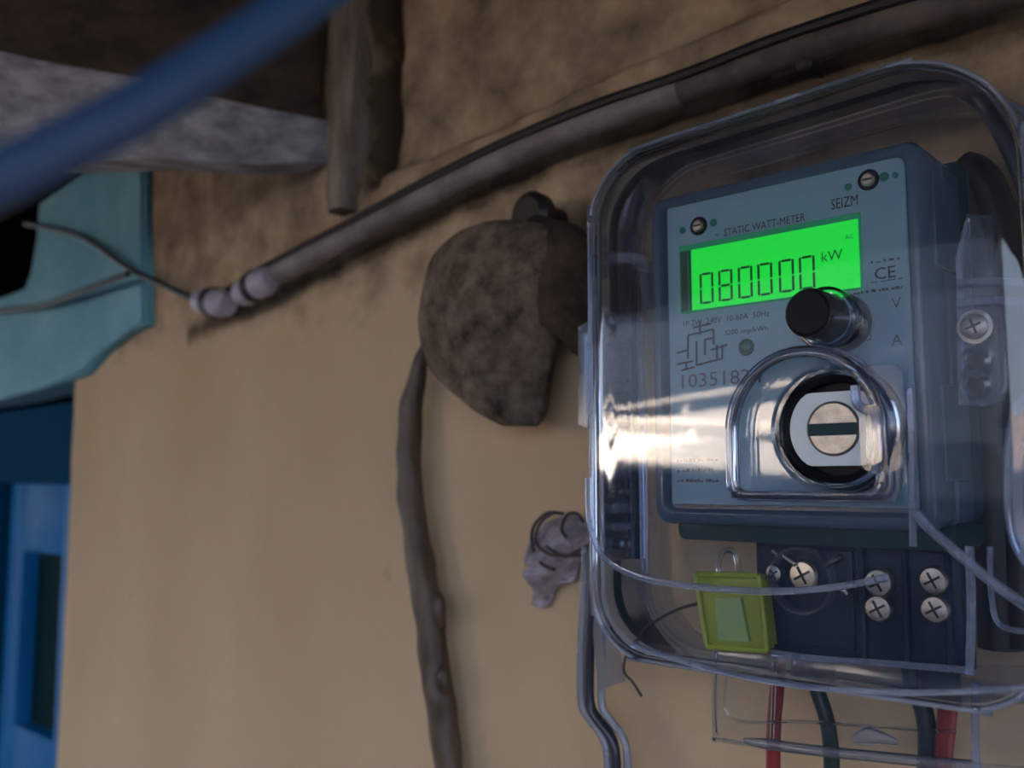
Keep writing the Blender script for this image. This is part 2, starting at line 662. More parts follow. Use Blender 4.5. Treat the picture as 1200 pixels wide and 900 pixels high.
A0, A1 = at(390, 143, -.003), at(390, 192, -.003)
B0, B1 = at(-20, 58, -.225), at(-20, 176, -.225)
C0, C1 = A0 + (B0 - A0) * 1.9, A1 + (B1 - A1) * 1.9
bm = bmesh.new()
beam(bm, (A0, A1), (C0, C1), .04, seed=1)
tag(build('roof_board', bm, M['whitewash']), 'whitewashed rough timber board jutting out from the wall under the dark beam', 'board')
up = Vector((0, 0, .19))
bm = bmesh.new()
o_ = Vector((-.012, -.004, 0))
beam(bm, (A0 + up * .62 + o_, A0 + o_ - Vector((0, 0, .002))), (C0 + up * .5 + o_, C0 + o_ - Vector((0, 0, .002))), .09, amp=.006, seed=4)
tag(build('roof_beam', bm, M['timber']), 'dark rough roof beam lying above the whitewashed board', 'beam')
# post against the wall
pl, pr = at(378, 120, -.02), at(404, 120, -.02)
bm = bmesh.new()
rings = []
for i in range(28):
    z = .215 + i * .0094
    wob = .003 * noise.noise(Vector((0, 0, z * 14)))
    cutw = .004 * sstep(.25, .215, z)
    ring = []
    for x, y in ((pl.x + cutw, .01), (pl.x + cutw, -.014), (pl.x + .008, -.02), ((pl.x + pr.x) / 2, -.021), (pr.x - .006, -.019), (pr.x - cutw, -.012), (pr.x - cutw, .01)):
        v = Vector((x + wob, y, z))
        v.x += .002 * noise.noise(v * 60)
        v.y -= .0025 * noise.noise(v * 45)
        ring.append(v)
    rings.append(ring)
rings_loft(bm, rings, True, True)
tag(build('wall_post', bm, M['post']), 'grey weathered upright post on the wall where the roof board ends', 'post')

# ------------------------------------------------------------------ conduit, cables, clamps
yp = -.014
cp = [(308, 330), (400, 282), (500, 230), (600, 182), (700, 141), (800, 106), (900, 70), (1000, 38), (1100, 9), (1230, -22)]
t = thing('wall_conduit', 'grey rigid conduit sloping up along the wall above the meter', 'pipe', at(308, 330, yp))
bm = bmesh.new()
sweep(bm, [at(a, b, yp) for a, b in cp[:6]], [.0098, .0096, .0092, .0090, .0088, .0088], 16)
build('pipe', bm, M['pipe'], t)
bm = bmesh.new()
sweep(bm, [at(a, b, yp) for a, b in cp[5:]], .0086, 16)
build('pipe', bm, M['pipe_dark'], t, label='darker upper length')
bm = bmesh.new()
sweep(bm, [at(312, 330, yp), at(300, 336, yp)], [.0122, .0122], 16)
build('end_collar', bm, M['black_rubber'], t)
# second thin conduit upper right
bm = bmesh.new()
sweep(bm, [at(a, b, -.008) for a, b in ((905, 84), (960, 62), (1010, 42), (1080, 22), (1150, 5), (1240, -12))], [.004, .005, .005, .005, .005, .005], 10)
tag(build('thin_pipe', bm, M['pipe']), 'thin pale pipe under the conduit at the top right', 'pipe')
# black cable riding along the conduit and on to the dark hole
bm = bmesh.new()
sweep(bm, [at(a, b, y) for a, b, y in ((30, 262, -.014), (60, 268, -.02), (100, 280, -.022), (150, 314, -.024), (200, 338, -.022), (240, 353, -.020), (275, 335, -.019), (305, 316, -.020), (400, 266, -.022), (500, 212, -.022), (600, 163, -.022), (700, 122, -.022), (800, 88, -.022), (900, 49, -.022), (1010, 12, -.022), (1100, -14, -.022))], .0034, 8)
tag(build('black_cable', bm, M['black_rubber']), 'black cable running along the top of the conduit to the dark hole', 'cable')
bm = bmesh.new()
sweep(bm, [at(a, b, y) for a, b, y in ((-60, 372, -.02), (0, 364, -.022), (50, 358, -.024), (100, 340, -.031), (150, 321, -.034))], .0035, 8)
tag(build('branch_cable', bm, M['black_rubber']), 'thin dark cable branching off low across the pale blue lintel', 'cable')
for nm, pts, lab in (('clamp', ((280, 346), (318, 326)), 'pale lilac clamp right at the lower end of the conduit'),
                     ('clamp', ((232, 352), (268, 357)), 'pale lilac clamp on the cable bend, left of the other clamp')):
    a, b = at(*pts[0], -.022), at(*pts[1], -.022)
    t = thing('cable_clamp', lab, 'clamp', a)
    bm = bmesh.new()
    m_ = (a + b) / 2
    sweep(bm, [a, a.lerp(b, .2), a.lerp(b, .8), b], [.008, .0125, .0125, .009], 12, sub=3)
    build('sleeve', bm, M['lilac'], t)
    bm = bmesh.new()
    sweep(bm, [a.lerp(b, .42), a.lerp(b, .58)], .0138, 12)
    build('band', bm, M['black_rubber'], t)
# nail
bm = bmesh.new()
p = at(946, 77, -.012)
solid_lathe(bm, p, [(.0012, -.02), (.0012, .002), (.0042, .002), (.0045, .004), (.003, .0055)], 12)
tag(build('nail', bm, M['black_rubber']), 'small black nail in the wall between conduit and meter cover', 'nail')

for nm_, pts_, lab_ in (('riser_cable', ((1120, 205), (1136, 232), (1150, 300), (1160, 400), (1166, 520), (1168, 640), (1172, 760)), 'thick black cable rising behind the latch, right beside the meter'),
                        ('riser_cable', ((1128, 190), (1152, 215), (1176, 290), (1192, 400), (1196, 520), (1200, 640), (1206, 760)), 'outer black cable behind the cover, along the right edge of the photo')):
    bm = bmesh.new()
    sweep(bm, [at(a, b, -.012) for a, b in pts_], [.006, .009, .0095, .0095, .0095, .009, .009], 12)
    tag(build(nm_, bm, M['black_rubber'], org=at(*pts_[0], -.012)), lab_, 'cable')

# blue cable close to the camera
bm = bmesh.new()
sweep(bm, [ray(*p) for p in ((-160, 285, .128), (-40, 228, .13), (60, 180, .134), (150, 135, .138), (230, 85, .143), (300, 40, .148), (380, -15, .155), (470, -90, .165))], .0040, 16)
tag(build('blue_cable', bm, M['cable_blue']), 'thick blue cable hanging close in front, crossing the top left corner', 'cable')

# ------------------------------------------------------------------ cloth lump on its peg
t = thing('hanging_cloth', 'dusty brown lump of cloth hanging from a dark peg left of the meter', 'cloth', at(640, 260, 0))
yl = -.035
rows = [(257, 592, 622, .008), (262, 562, 645, .02), (272, 540, 662, .028), (290, 520, 672, .034), (315, 508, 668, .038), (345, 501, 655, .040), (375, 498, 642, .040), (405, 499, 637, .038), (432, 508, 635, .035), (458, 527, 633, .031), (478, 552, 631, .026), (491, 577, 627, .018), (503, 598, 617, .008)]
bm = bmesh.new()
rings = []
N = 48
for i in range(len(rows) - 1):
    for s in range(4):
        u_ = s / 4
        a, b = rows[i], rows[i + 1]
        py, l, r_, dp = [a[k] * (1 - u_) + b[k] * u_ for k in range(4)]
        L, Rr = at(l, py, yl), at(r_, py, yl)
        c = (L + Rr) / 2
        hw = (Rr.x - L.x) / 2
        ring = []
        for k in range(N):
            an = 2 * math.pi * k / N
            ca, sa = math.cos(an), math.sin(an)
            x = c.x + hw * math.copysign(abs(ca) ** .85, ca)
            y = yl + .004 - dp * .75 * math.copysign(abs(sa) ** .9, sa)
            if sa > 0:      # a fold: ridge running down, flat facet to its right
                tt = (x - c.x) / max(hw, .001)
                y -= .010 * math.exp(-((tt - .1) / .16) ** 2) * sstep(300, 420, py)
                y += .014 * sstep(.15, .5, tt) * sstep(340, 440, py) * (1 - sstep(.5, 1.05, tt) * .5)
            v = Vector((x, min(y, -.002), c.z + (Rr.z - L.z) * (x - c.x) / max(2 * hw, .001)))
            nn = noise.noise(v * 22) * .005 + noise.noise(v * 70 + Vector((3, 1, 2))) * .0022 + noise.noise(v * 180) * .0008
            v += Vector((ca, -abs(sa), 0)) * nn
            ring.append(v)
        rings.append(ring)
rings_loft(bm, rings, True, True)
for _ in range(3):
    bmesh.ops.smooth_vert(bm, verts=bm.verts, factor=.5, use_axis_x=True, use_axis_y=True, use_axis_z=True)
build('cloth_body', bm, M['felt'], t)
bm = bmesh.new()
sweep(bm, [at(618, 288, -.028), at(650, 310, -.03), (at(678, 350, -.028)), at(700, 392, -.024), at(716, 425, -.02)], [.018, .028, .028, .021, .010], 18, flat=.7)
for v in bm.verts:
    v.co += Vector((1, 0, 1)) * noise.noise(v.co * 40) * .005
build('cloth_fold', bm, M['felt_dark'], t, label='darker brown fold running behind the cover')
bm = bmesh.new()
solid_lathe(bm, at(652, 262, 0), [(.010, -.01), (.010, .018), (.015, .019), (.0155, .027), (.011, .031)], 20)
tag(build('wall_peg', bm, M['black_rubber']), 'short black round peg above the brown cloth', 'peg')

# stick
sp = [(500, 398), (492, 420), (486, 455), (481, 500), (479, 550), (483, 600), (491, 650), (500, 700), (506, 745), (512, 800), (519, 850), (527, 905), (540, 980)]
bm = bmesh.new()
sweep(bm, [at(a, b, -.016) for a, b in sp], [.0015, .0045, .0068, .0085, .0088, .0090, .0098, .0106, .0100, .0106, .0098, .0096, .0094], 14)
for v in bm.verts:
    d = v.co - at(505, 650, -.016)
    v.co.x += noise.noise(v.co * 45) * .0028
    v.co.y += noise.noise(v.co * 45 + Vector((9, 0, 0))) * .002
for (px, py) in ((519, 716), (524, 800), (486, 470)):
    p = at(px, py, -.018)
    tb = bmesh.new()
    bmesh.ops.create_icosphere(tb, subdivisions=2, radius=.0048)
    for v in tb.verts:
        v.co = Vector((v.co.x - .0035, v.co.y, v.co.z * 2.6)) + p
    merge(bm, tb)
tag(build('stick', bm, M['bark'], org=at(500, 700, 0)), 'bent dark brown stick hanging down the wall below the cloth', 'stick')

# thread and scrap tangle
t = thing('scrap_tangle', 'tangle of dark thread and grey-lilac scraps stuck to the wall', 'scrap', at(655, 640, 0))
bm = bmesh.new()
ys = -.010
blob = [(640, 608), (668, 606), (684, 622), (684, 648), (668, 662), (662, 684), (646, 690), (634, 706), (627, 716), (618, 708), (619, 692), (630, 680), (634, 660), (624, 645), (622, 622)]
pts = [at(a, b, ys) for a, b in blob]
cc = sum((p for p in pts), Vector()) / len(pts)
prev = None
for k, s in enumerate((1, .8, .55, .3)):
    ring = []
    for i, p in enumerate(pts):
        for sub in range(3):
            q = p.lerp(pts[(i + 1) % len(pts)], sub / 3)
            v = cc + (q - cc) * s
            v.y = ys + .006 - .006 * k - .012 * noise.noise(v * 60) * (k > 0)
            v.x += .004 * noise.noise(v * 90)
            v.z += .004 * noise.noise(v * 90 + Vector((5, 5, 5)))
            ring.append(bm.verts.new(v))
    if prev:
        n_ = len(ring)
        for i in range(n_):
            bm.faces.new((prev[i], prev[(i + 1) % n_], ring[(i + 1) % n_], ring[i]))
    prev = ring
bm.faces.new(prev)
so = build('crumpled_scrap', bm, M['scrap'], t, smooth=False)
solidify(so, .002)
for li, ln in enumerate([[(684, 612), (676, 602), (664, 604), (658, 620), (664, 630)],
                         [(660, 602), (640, 602), (625, 618), (624, 640), (634, 660), (650, 668)],
                         [(650, 600), (634, 612), (628, 634), (645, 650), (684, 650)],
                         [(640, 640), (660, 652), (676, 646), (690, 640)]]):
    bm = bmesh.new()
    sweep(bm, [at(a, b, -.020 - .002 * li) for a, b in ln], .0011, 6)
    build('thread', bm, M['thread'], t)

# ------------------------------------------------------------------ the meter
YF = -.070                                  # face plane
bx0, bx1, bz0, bz1 = -.2600, -.1265, -.0205, .1425
mt = thing('electric_meter', 'blue-grey electricity meter with a lit green display reading 080000', 'meter', ((bx0 + bx1) / 2, 0, bz0))
bm = bmesh.new()
rings = []
for ins, y in ((.0075, YF + .003), (.0065, YF - .0002), (.0055, YF - .0012), (.0028, YF - .0012), (.0012, YF - .0002), (0, YF + .003), (0, YF + .022), (.0012, YF + .023), (.0012, YF + .027), (0, YF + .028), (0, -.014)):
    r_ = max(.007 - ins * .4, .001)
    rings.append([(x, y, z) for x, z in rrect(bx0 + ins, bx1 - ins, bz0 + ins, bz1 - ins, (r_,) * 4, 5)])
rings_loft(bm, rings, True, True)
build('housing', bm, M['body'], mt)
bm = bmesh.new()
box(bm, (bx0 + .0098, YF, bz0 + .0095), (bx1 - .0066, YF + .004, bz1 - .0055), .0006, 1)
face = build('face_plate', bm, M['label'], mt)
bm = bmesh.new()
prism(bm, rrect(bx0 + .006, bx1 + .003, bz0 - .008, bz0 + .002, (.004, .004, .001, .001), 4), YF + .012, -.004)
build('base_skirt', bm, M['body_dark'], mt)
bm = bmesh.new()
prism(bm, rrect(bx0 - .002, bx1 + .004, bz0 + .004, bz1 + .002, (.006,) * 4, 4), -.022, -.004)
build('back_plate', bm, M['body_dark'], mt)
# side ribs
for zc in (.110, .02):
    bm = bmesh.new()
    box(bm, (bx1 - .0005, -.060, zc - .02), (bx1 + .0012, -.030, zc + .02), .0006, 1)
    build('side_rib', bm, M['body'], mt)

YT = YF - .0004


def flat_poly(bm, pts, y=YT, th=.0002):
    prism(bm, pts, y, y + th)


def text(s, px, py, size, m='ink', par=None, y=YT, wd=None, tilt=0):
    cu = bpy.data.curves.new('txt', 'FONT')
    cu.body = s
    cu.size = size
    cu.resolution_u = 2
    to = bpy.data.objects.new('txt', cu)
    COL.objects.link(to)
    bpy.context.view_layer.update()
    dg = bpy.context.evaluated_depsgraph_get()
    me = bpy.data.meshes.new_from_object(to.evaluated_get(dg))
    bpy.data.objects.remove(to)
    xs = [v.co.x for v in me.vertices]
    w_ = max(xs) - min(xs)
    k = (wd / w_) if wd else 1
    p = at(px, py, y)
    par = par or face
    o0 = ORG[par]
    for v in me.vertices:
        v.co = Vector((p.x + (v.co.x - min(xs)) * k, y, p.z + v.co.y)) - o0
    me.materials.clear()
    me.materials.append(M[m])
    me.name = 'printed_text'
    o = bpy.data.objects.new('printed_text', me)
    link(o, par)
    ORG[o] = o0
    return o


def mx(a, b, y=YF):                         # width in metres between two photo columns
    return at(b, 400, y).x - at(a, 400, y).x


text('~  STATIC WATT-METER', 838, 279, .0052, wd=mx(838, 945))
text('SEIZM', 974, 246, .0068, wd=mx(974, 1006))
text('1P 2W  240V  10-60A  50Hz', 801, 383, .0040, wd=mx(801, 902))
text('3200 imp/kWh', 849, 393, .0034, wd=mx(849, 900))
text('10351824', 799, 455, .0098, 'ink_soft', wd=mx(799, 893))
text('CE', 1025, 328, .0072, 'ink', wd=mx(1027, 1052))
def micro(px0_, px1_, py, h, slope=0):
    bm = bmesh.new()
    x = at(px0_, py, YF).x
    xe = at(px1_, py, YF).x
    z = at(px0_, py, YF).z
    while x < xe:
        w_ = random.uniform(.0007, .0022)
        hh = h * random.uniform(.45, 1)
        flat_poly(bm, [(x, z), (min(x + w_, xe), z), (min(x + w_, xe), z + hh), (x, z + hh)])
        x += w_ + random.choice((.0004, .0005, .0014))
    build('printed_line', bm, M['ink_soft'], face)


for py, w2 in ((541, 842), (553, 838), (565, 846), (594, 852)):
    micro(794, w2, py, .0016)
micro(990, 1058, 347, .0014)
micro(1021, 1055, 309, .0010)
micro(1021, 1058, 332, .0007)
text('V', 1045, 362, .0066, 'ink_soft')
text('A', 1045, 405, .0066, 'ink_soft')
text('O', 1012, 400, .0050, 'ink_soft')
# wiring diagram printed under the display
bm = bmesh.new()
def ln(bm, a, b, w_=.0003, y=YT):
    A_, B_ = at(*a, y), at(*b, y)
    d = (B_ - A_).normalized()
    n_ = Vector((-d.z, 0, d.x)) * w_
    flat_poly(bm, [((A_ + n_).x, (A_ + n_).z), ((B_ + n_).x, (B_ + n_).z), ((B_ - n_).x, (B_ - n_).z), ((A_ - n_).x, (A_ - n_).z)], y)
for a, b in (((812, 384), (833, 379)), ((820, 376), (820, 392)), ((806, 393), (836, 386)), ((806, 393), (806, 402)), ((836, 386), (836, 404)),
             ((793, 414), (806, 410)), ((806, 402), (806, 420)), ((816, 400), (816, 428)), ((826, 398), (826, 416)), ((826, 398), (836, 396)),
             ((833, 410), (852, 404)), ((840, 404), (840, 420)), ((816, 428), (846, 420)), ((846, 404), (846, 420)), ((793, 427), (812, 423)), ((798, 434), (814, 430)), ((804, 424), (804, 434))):
    ln(bm, a, b, .00045)
build('printed_diagram', bm, M['ink'], face)
# face screws and teal dots
for (px, py) in ((819, 265), (1018, 211)):
    p = at(px, py, YF)
    bm = bmesh.new()
    solid_lathe(bm, p, [(.0046, -.001), (.0046, .0006), (.0038, .0010), (.0036, .0003)], 24)
    sc = build('screw', bm, M['black_plastic'], mt)
    bm = bmesh.new()
    solid_lathe(bm, p, [(.0031, 0), (.0031, .0010), (.0022, .0018)], 20)
    build('screw_head', bm, M['brass'], sc)
    bm = bmesh.new()
    box(bm, p + Vector((-.0020, -.0022, -.0004)), p + Vector((.0020, -.0010, .0004)))
    build('slot', bm, M['ink'], sc)
for (px, py, r_) in ((800, 270, .0017), (836, 261, .0019), (994, 219, .0016), (1036, 207, .0020), (1049, 205, .0013)):
    p = at(px, py, YT)
    bm = bmesh.new()
    solid_lathe(bm, p, [(r_, -.0001), (r_, .0002)], 14)
    build('printed_dot', bm, M['teal'], face)
# display
lx0, lx1, lz0, lz1 = -.2420, -.1535, .0826, .1125
bm = bmesh.new()
box(bm, (lx0 - .0012, YF - .0006, lz0 - .0010), (lx1 + .0010, YF + .001, lz1 + .0030), .0003, 1)
dsp = build('display_frame', bm, M['lcd_glow'], mt, label='green-tinted frame of the display')
bm = bmesh.new()
box(bm, (lx0 + .0060, YF - .0010, lz0), (lx1, YF, lz1))
build('display_screen', bm, M['lcd'], dsp, label='lit green screen')
for a, b in ((.0, .0035), (.0044, .0054)):
    bm = bmesh.new()
    box(bm, (lx0 + a, YF - .0011, lz0), (lx0 + b, YF, lz1))
    build('display_bar', bm, M['lcd_dark'], dsp)
SEG = {'0': 'abcdef', '8': 'abcdefg', 'J': 'abcd'}
YD = YF - .0013
Hd, Wd, th = .0152, .0074, .0011


def digit(ch, x, z):
    bm = bmesh.new()
    sl = .0
    def q(x0, z0, x1, z1):
        flat_poly(bm, [(x0, z0), (x1, z0), (x1, z1), (x0, z1)], YD)
    g = .0004
    for s in SEG[ch]:
        if s == 'a': q(x + g + th, z + Hd - th, x + Wd - g - th, z + Hd)
        if s == 'd': q(x + g + th, z, x + Wd - g - th, z + th)
        if s == 'g': q(x + g + th, z + Hd / 2 - th / 2, x + Wd - g - th, z + Hd / 2 + th / 2)
        if s == 'f': q(x, z + Hd / 2 + g, x + th, z + Hd - g)
        if s == 'e': q(x, z + g, x + th, z + Hd / 2 - g)
        if s == 'b': q(x + Wd - th, z + Hd / 2 + g, x + Wd, z + Hd - g)
        if s == 'c': q(x + Wd - th, z + g, x + Wd, z + Hd / 2 - g)
    build('digit', bm, M['segment'], dsp)


for ch, px in zip('080000', (820, 842, 865, 888, 913, 937)):
    digit(ch, at(px, 340, YD).x, .0848)
text('kW', 963, 307, .0065, 'segment', dsp, YD)
text('AC', 990, 281, .003, 'segment', dsp, YD)
# led
p = at(875, 407, YF)
bm = bmesh.new()
solid_lathe(bm, p, [(.0040, -.001), (.0040, .0004), (.0034, .0008), (.0030, .0002), (.0026, .0012), (.001, .0020)], 24)
build('indicator_lamp', bm, M['led'], mt)

# ------------------------------------------------------------------ terminal block under the meter
tb_x0, tb_x1 = at(884, 700, -.052).x, at(1126, 700, -.052).x
tz1 = bz0 - .006
tz0 = at(1000, 776, -.052).z
tt = thing('terminal_block', 'dark blue-black terminal block with steel screws under the meter', 'terminal block', ((tb_x0 + tb_x1) / 2, 0, tz0))
bm = bmesh.new()
box(bm, (tb_x0, -.050, tz0), (tb_x1, -.034, tz1), .0015)
box(bm, (tb_x0 + .004, -.052, tz0 + .004), (at(1000, 700, -.052).x, -.048, tz1 - .004), .001)
for k in range(3):
    xa = at((1012, 1062, 1112)[k], 700, -.052).x
    box(bm, (xa - .0012, -.0535, tz0), (xa + .0012, -.048, tz1), .0004, 1)
build('block', bm, M['navy'], tt)
for (px, py, r_) in ((942, 674, .0068), (908, 672, .0042), (1030, 683, .0062), (1030, 713, .0060), (1094, 680, .0058), (1096, 714, .0058)):
    p = at(px, py, -.054)
    bm = bmesh.new()
    solid_lathe(bm, p, [(r_, -.006), (r_, .0006), (r_ * .86, .0018), (r_ * .5, .0022)], 24)
    s_ = build('terminal_screw', bm, M['steel'] if px != 942 else M['brass'], tt)
    bm = bmesh.new()
    for a in (.5, 2.07):
        d = Vector((math.cos(a), 0, math.sin(a))) * r_ * .62
        n_ = Vector((-d.z, 0, d.x)) * .13
        q = [p + d + n_, p - d + n_, p - d - n_, p + d - n_]
        prism(bm, [(v.x, v.z) for v in q], p.y - .0026, p.y - .0010)
    build('cross_slot', bm, M['ink'], s_)
# clear round window in front of the first screw
bm = bmesh.new()
rg = lathe(bm, at(940, 680, -.058), [(.0150, -.004), (.0150, .003), (.0138, .003), (.0138, -.004), (.0150, -.004)], 36)
build('screw_guard', bm, M['clear_dull'], tt)
for (px, py, wv) in ((953, 778, .010), (1102, 800, .008)):
    bm = bmesh.new()
    p = at(px, py, -.04)
    lathe(bm, p + Vector((0, 0, -.006)), [(wv * .62, 0), (wv, .004), (wv, .014)], 20, axis='z')
    bmesh.ops.holes_fill(bm, edges=bm.edges)
    build('cable_gland', bm, M['navy'], tt)
# steel rods standing in for glints on small clear lugs
for a, b in (((966, 662), (986, 652)), ((984, 688), (994, 697)), ((918, 652), (932, 662)), ((905, 645), (911, 650))):
    bm = bmesh.new()
    A_, B_ = at(*a, -.057), at(*b, -.057)
    sweep(bm, [A_, B_], .0012, 8)
    build('lug_glint', bm, M['steel'], tt)

# wires
for nm, lab, m_, pts, r_ in (
        ('red_wire', 'red wire leaving the terminal block at the left, beside the lime seal', 'wire_red', ((914, 740), (912, 790), (907, 850), (906, 900), (904, 990)), .0034),
        ('green_wire', 'dark green wire dropping from the round gland, second from the left', 'wire_green', ((952, 770), (955, 800), (968, 840), (974, 880), (974, 920), (970, 1000)), .0036),
        ('green_wire', 'dark blue-green wire third from the left, curving down beside the right red wire', 'wire_blue', ((1064, 760), (1070, 800), (1083, 835), (1087, 870), (1084, 920), (1076, 1000)), .0040),
        ('red_wire', 'rightmost wire, red, leaving the terminal block under its outer screws', 'wire_red', ((1114, 750), (1113, 800), (1109, 850), (1104, 900), (1098, 990)), .0040)):
    bm = bmesh.new()
    sweep(bm, [at(a, b, -.038) for a, b in pts], r_, 12)
    tag(build(nm, bm, M[m_], org=at(*pts[0], -.038)), lab, 'wire')

# lime seal
t = thing('lime_seal', 'translucent lime-green plastic seal hanging at the left of the terminal block', 'seal', at(858, 765, -.055))
q = [at(a, b, -.06) for a, b in ((818, 672), (892, 674), (902, 762), (832, 757))]
bm = bmesh.new()
def frame_loft(bm, outer, ys_):
    pass
prism(bm, [(v.x, v.z) for v in q], -.062, -.050)
bmesh.ops.bevel(bm, geom=bm.edges[:], offset=.0018, segments=2, affect='EDGES')
build('seal_body', bm, M['lime'], t)
bm = bmesh.new()
rim = [v.copy() for v in q] + [q[0].copy()]
for v in rim: v.y = -.0625
for a, b in zip(rim, rim[1:]):
    sweep(bm, [a, b], .0013, 8)
build('seal_rim', bm, M['lime'], t)
q2 = [at(a, b, -.064) for a, b in ((838, 702), (868, 700), (878, 752), (842, 750))]
bm = bmesh.new()
prism(bm, [(v.x, v.z) for v in q2], -.0645, -.062)
build('seal_window', bm, mat('pale_green_insert', (.27, .46, .17), .3), t, label='paler green flat insert')
bm = bmesh.new()
sweep(bm, [at(a, b, -.06) for a, b in ((845, 676), (842, 660), (850, 645), (862, 650), (866, 676))], .0014, 8)
build('seal_loop', bm, M['edge'], t)

# thin wire curl left of the seal
bm = bmesh.new()
sweep(bm, [at(a, b, -.05) for a, b in ((866, 708), (845, 704), (800, 712), (762, 732), (738, 758), (731, 785), (742, 800), (752, 816))], .0008, 6)
tag(build('seal_wire', bm, M['thread']), 'thin dark sealing wire curling left from the lime seal', 'wire')

# ------------------------------------------------------------------ the clear cover
YC = -.088
cx0, cx1, cz0, cz1 = -.2885, -.0845, -.0850, .1700
ct = thing('meter_cover', 'clear plastic box cover with a round lock boss over the electric meter', 'cover', ((cx0 + cx1) / 2, 0, cz0))


def outline(ins, y, dz0=0, skew=True):
    rr = max(.036 - ins, .004)
    pts = rrect(cx0 + ins, cx1 - ins, cz0 + ins + dz0, cz1 - ins, (rr * .9, rr * .9, rr * 1.4, rr), 10)
    out = []
    for x, z in pts:
        tl = (x - cx0) / (cx1 - cx0)
        if z > .12:                       # the top rises a little to the right
            z += -.006 * (1 - tl) + .003 * math.sin(math.pi * tl)
        out.append(Vector((x, y, z)))
    return out


bm = bmesh.new()
rings_loft(bm, [outline(.010, YC), outline(.0045, YC + .0006), outline(.0015, YC + .0022), outline(.0002, YC + .0052)], True, False)
solidify(build('front_panel', bm, M['clear'], ct), .0018)
bm = bmesh.new()
rings_loft(bm, [outline(.0001, YC + .0054), outline(-.0004, YC + .03), outline(-.001, -.034), outline(-.006, -.033), outline(-.0065, -.030)], False, False)
solidify(build('side_wall', bm, M['clear_side'], ct), .0018)
# solid beads on the edges
def bead(name, pts, r_, m_='bead', par=None, closed=False, **k):
    bm = bmesh.new()
    if closed:
        pts = list(pts) + [pts[0], pts[1]]
    sweep(bm, pts, r_, 8, **k)
    return build(name, bm, M[m_], par or ct)
bead('edge_bead', outline(.0006, YC + .0035), .0011, closed=True, sub=2)
bead('flange_bead', outline(-.0035, -.032), .0012, closed=True, sub=2)
# front ridge above the wire chamber and the bottom lip
ridge = [at(a, b, YC - .001) for a, b in ((689, 560), (690, 600), (694, 625), (704, 648), (722, 665), (760, 679), (830, 689), (900, 693), (960, 690), (1010, 683), (1040, 676))]
bead('front_ridge', ridge, .0015, sub=4)
lip = [at(a, b, YC - .001) for a, b in ((702, 690), (706, 722), (716, 745), (740, 756), (790, 772), (850, 788), (915, 801), (980, 808), (1080, 812), (1200, 806), (1260, 796))]
bead('bottom_lip', lip[3:], .0012, sub=4)
lip2 = [at(a, b, -.060) for a, b in ((905, 765), (960, 772), (1030, 777), (1130, 785), (1140, 700), (1138, 650))]
bead('inner_lip', lip2[:4], .0014, sub=4)
bead('inner_post', [at(1136, 640, -.06), at(1138, 720, -.06), at(1136, 790, -.06)], .0018)
bead('inner_post', [at(1160, 640, -.045), at(1162, 700, -.045), at(1176, 735, -.045), at(1240, 742, -.045)], .0012)
bead('inner_post', [at(1143, 800, -.05), at(1143, 860, -.05), at(1146, 930, -.05)], .0018)
# left hinge strip with clear knuckles on the side wall
bm = bmesh.new()
box(bm, (cx0 + .0030, -.078, -.040), (cx0 + .0048, -.050, .088), .0005, 1)
build('hinge_strip', bm, M['clear_dull'], ct)
for k in range(14):
    bm = bmesh.new()
    z = -.034 + k * .0088
    j = random.uniform(-.0012, .0012)
    box(bm, (cx0 + .0046, -.074 + j, z), (cx0 + .0078, -.060 + j, z + .0052 + j), .0011, 2)
    build('hinge_knuckle', bm, M['bead'] if k % 3 else M['edge'], ct)
bm = bmesh.new()
sweep(bm, [(cx0 + .006, -.053, -.040), (cx0 + .006, -.053, .02), (cx0 + .006, -.053, .088)], .0016, 8)
build('hinge_pin', bm, M['body_dark'], ct)
bead('hinge_rail', [(cx0 + .006, -.048, -.040), (cx0 + .006, -.048, .02), (cx0 + .006, -.048, .088)], .0012)
# dark sealing gasket round the back rim
gp = [(706, 402), (712, 378), (732, 348), (740, 315), (741, 262), (752, 225), (787, 190), (850, 161), (920, 138), (1000, 117), (1060, 102), (1105, 100), (1145, 117), (1178, 165), (1205, 235), (1222, 330)]
gb = bmesh.new()
sweep(gb, [at(a, b, -.036) for a, b in gp], .0036, 10)
build('gasket', gb, M['gasket'], ct, label='dark gasket strip in the back rim')
bead('gasket_lip', [at(a + 7 - (7 if b < 110 else 0), b + 7, -.038) for a, b in gp[1:-1]], .0012)
bead('gasket_lip', [at(a - 8, b - 7, -.034) for a, b in gp[:-1]], .0014)
bead('lower_rib', [at(a, b, YC) for a, b in ((1072, 600), (1092, 622), (1130, 655), (1170, 688), (1230, 728))], .0020)
bead('side_lug', [at(a, b, -.080) for a, b in ((1215, 462), (1196, 490), (1190, 540), (1191, 600), (1200, 640), (1222, 668))], .0042)
# clip inside upper left and the outer catch
bm = bmesh.new()
p = at(722, 300, -.07)
prism(bm, [(v.x, v.z) for v in [at(a, b, -.065) for a, b in ((700, 296), (750, 298), (762, 306), (766, 360), (758, 362), (752, 318), (744, 310), (700, 306))]], -.068, -.058)
build('inner_clip', bm, M['clear_dull'], ct)
bm = bmesh.new()
prism(bm, [(v.x, v.z) for v in [at(a, b, -.080) for a, b in ((683, 384), (694, 378), (694, 502), (683, 498))]], -.084, -.070)
build('side_catch', bm, M['clear_dull'], ct)
# vertical stiffener inside the front, right of the face
bead('stiffener', [at(1066, 455, YC + .002), at(1068, 520, YC + .002), at(1070, 640, YC + .002)], .0015)

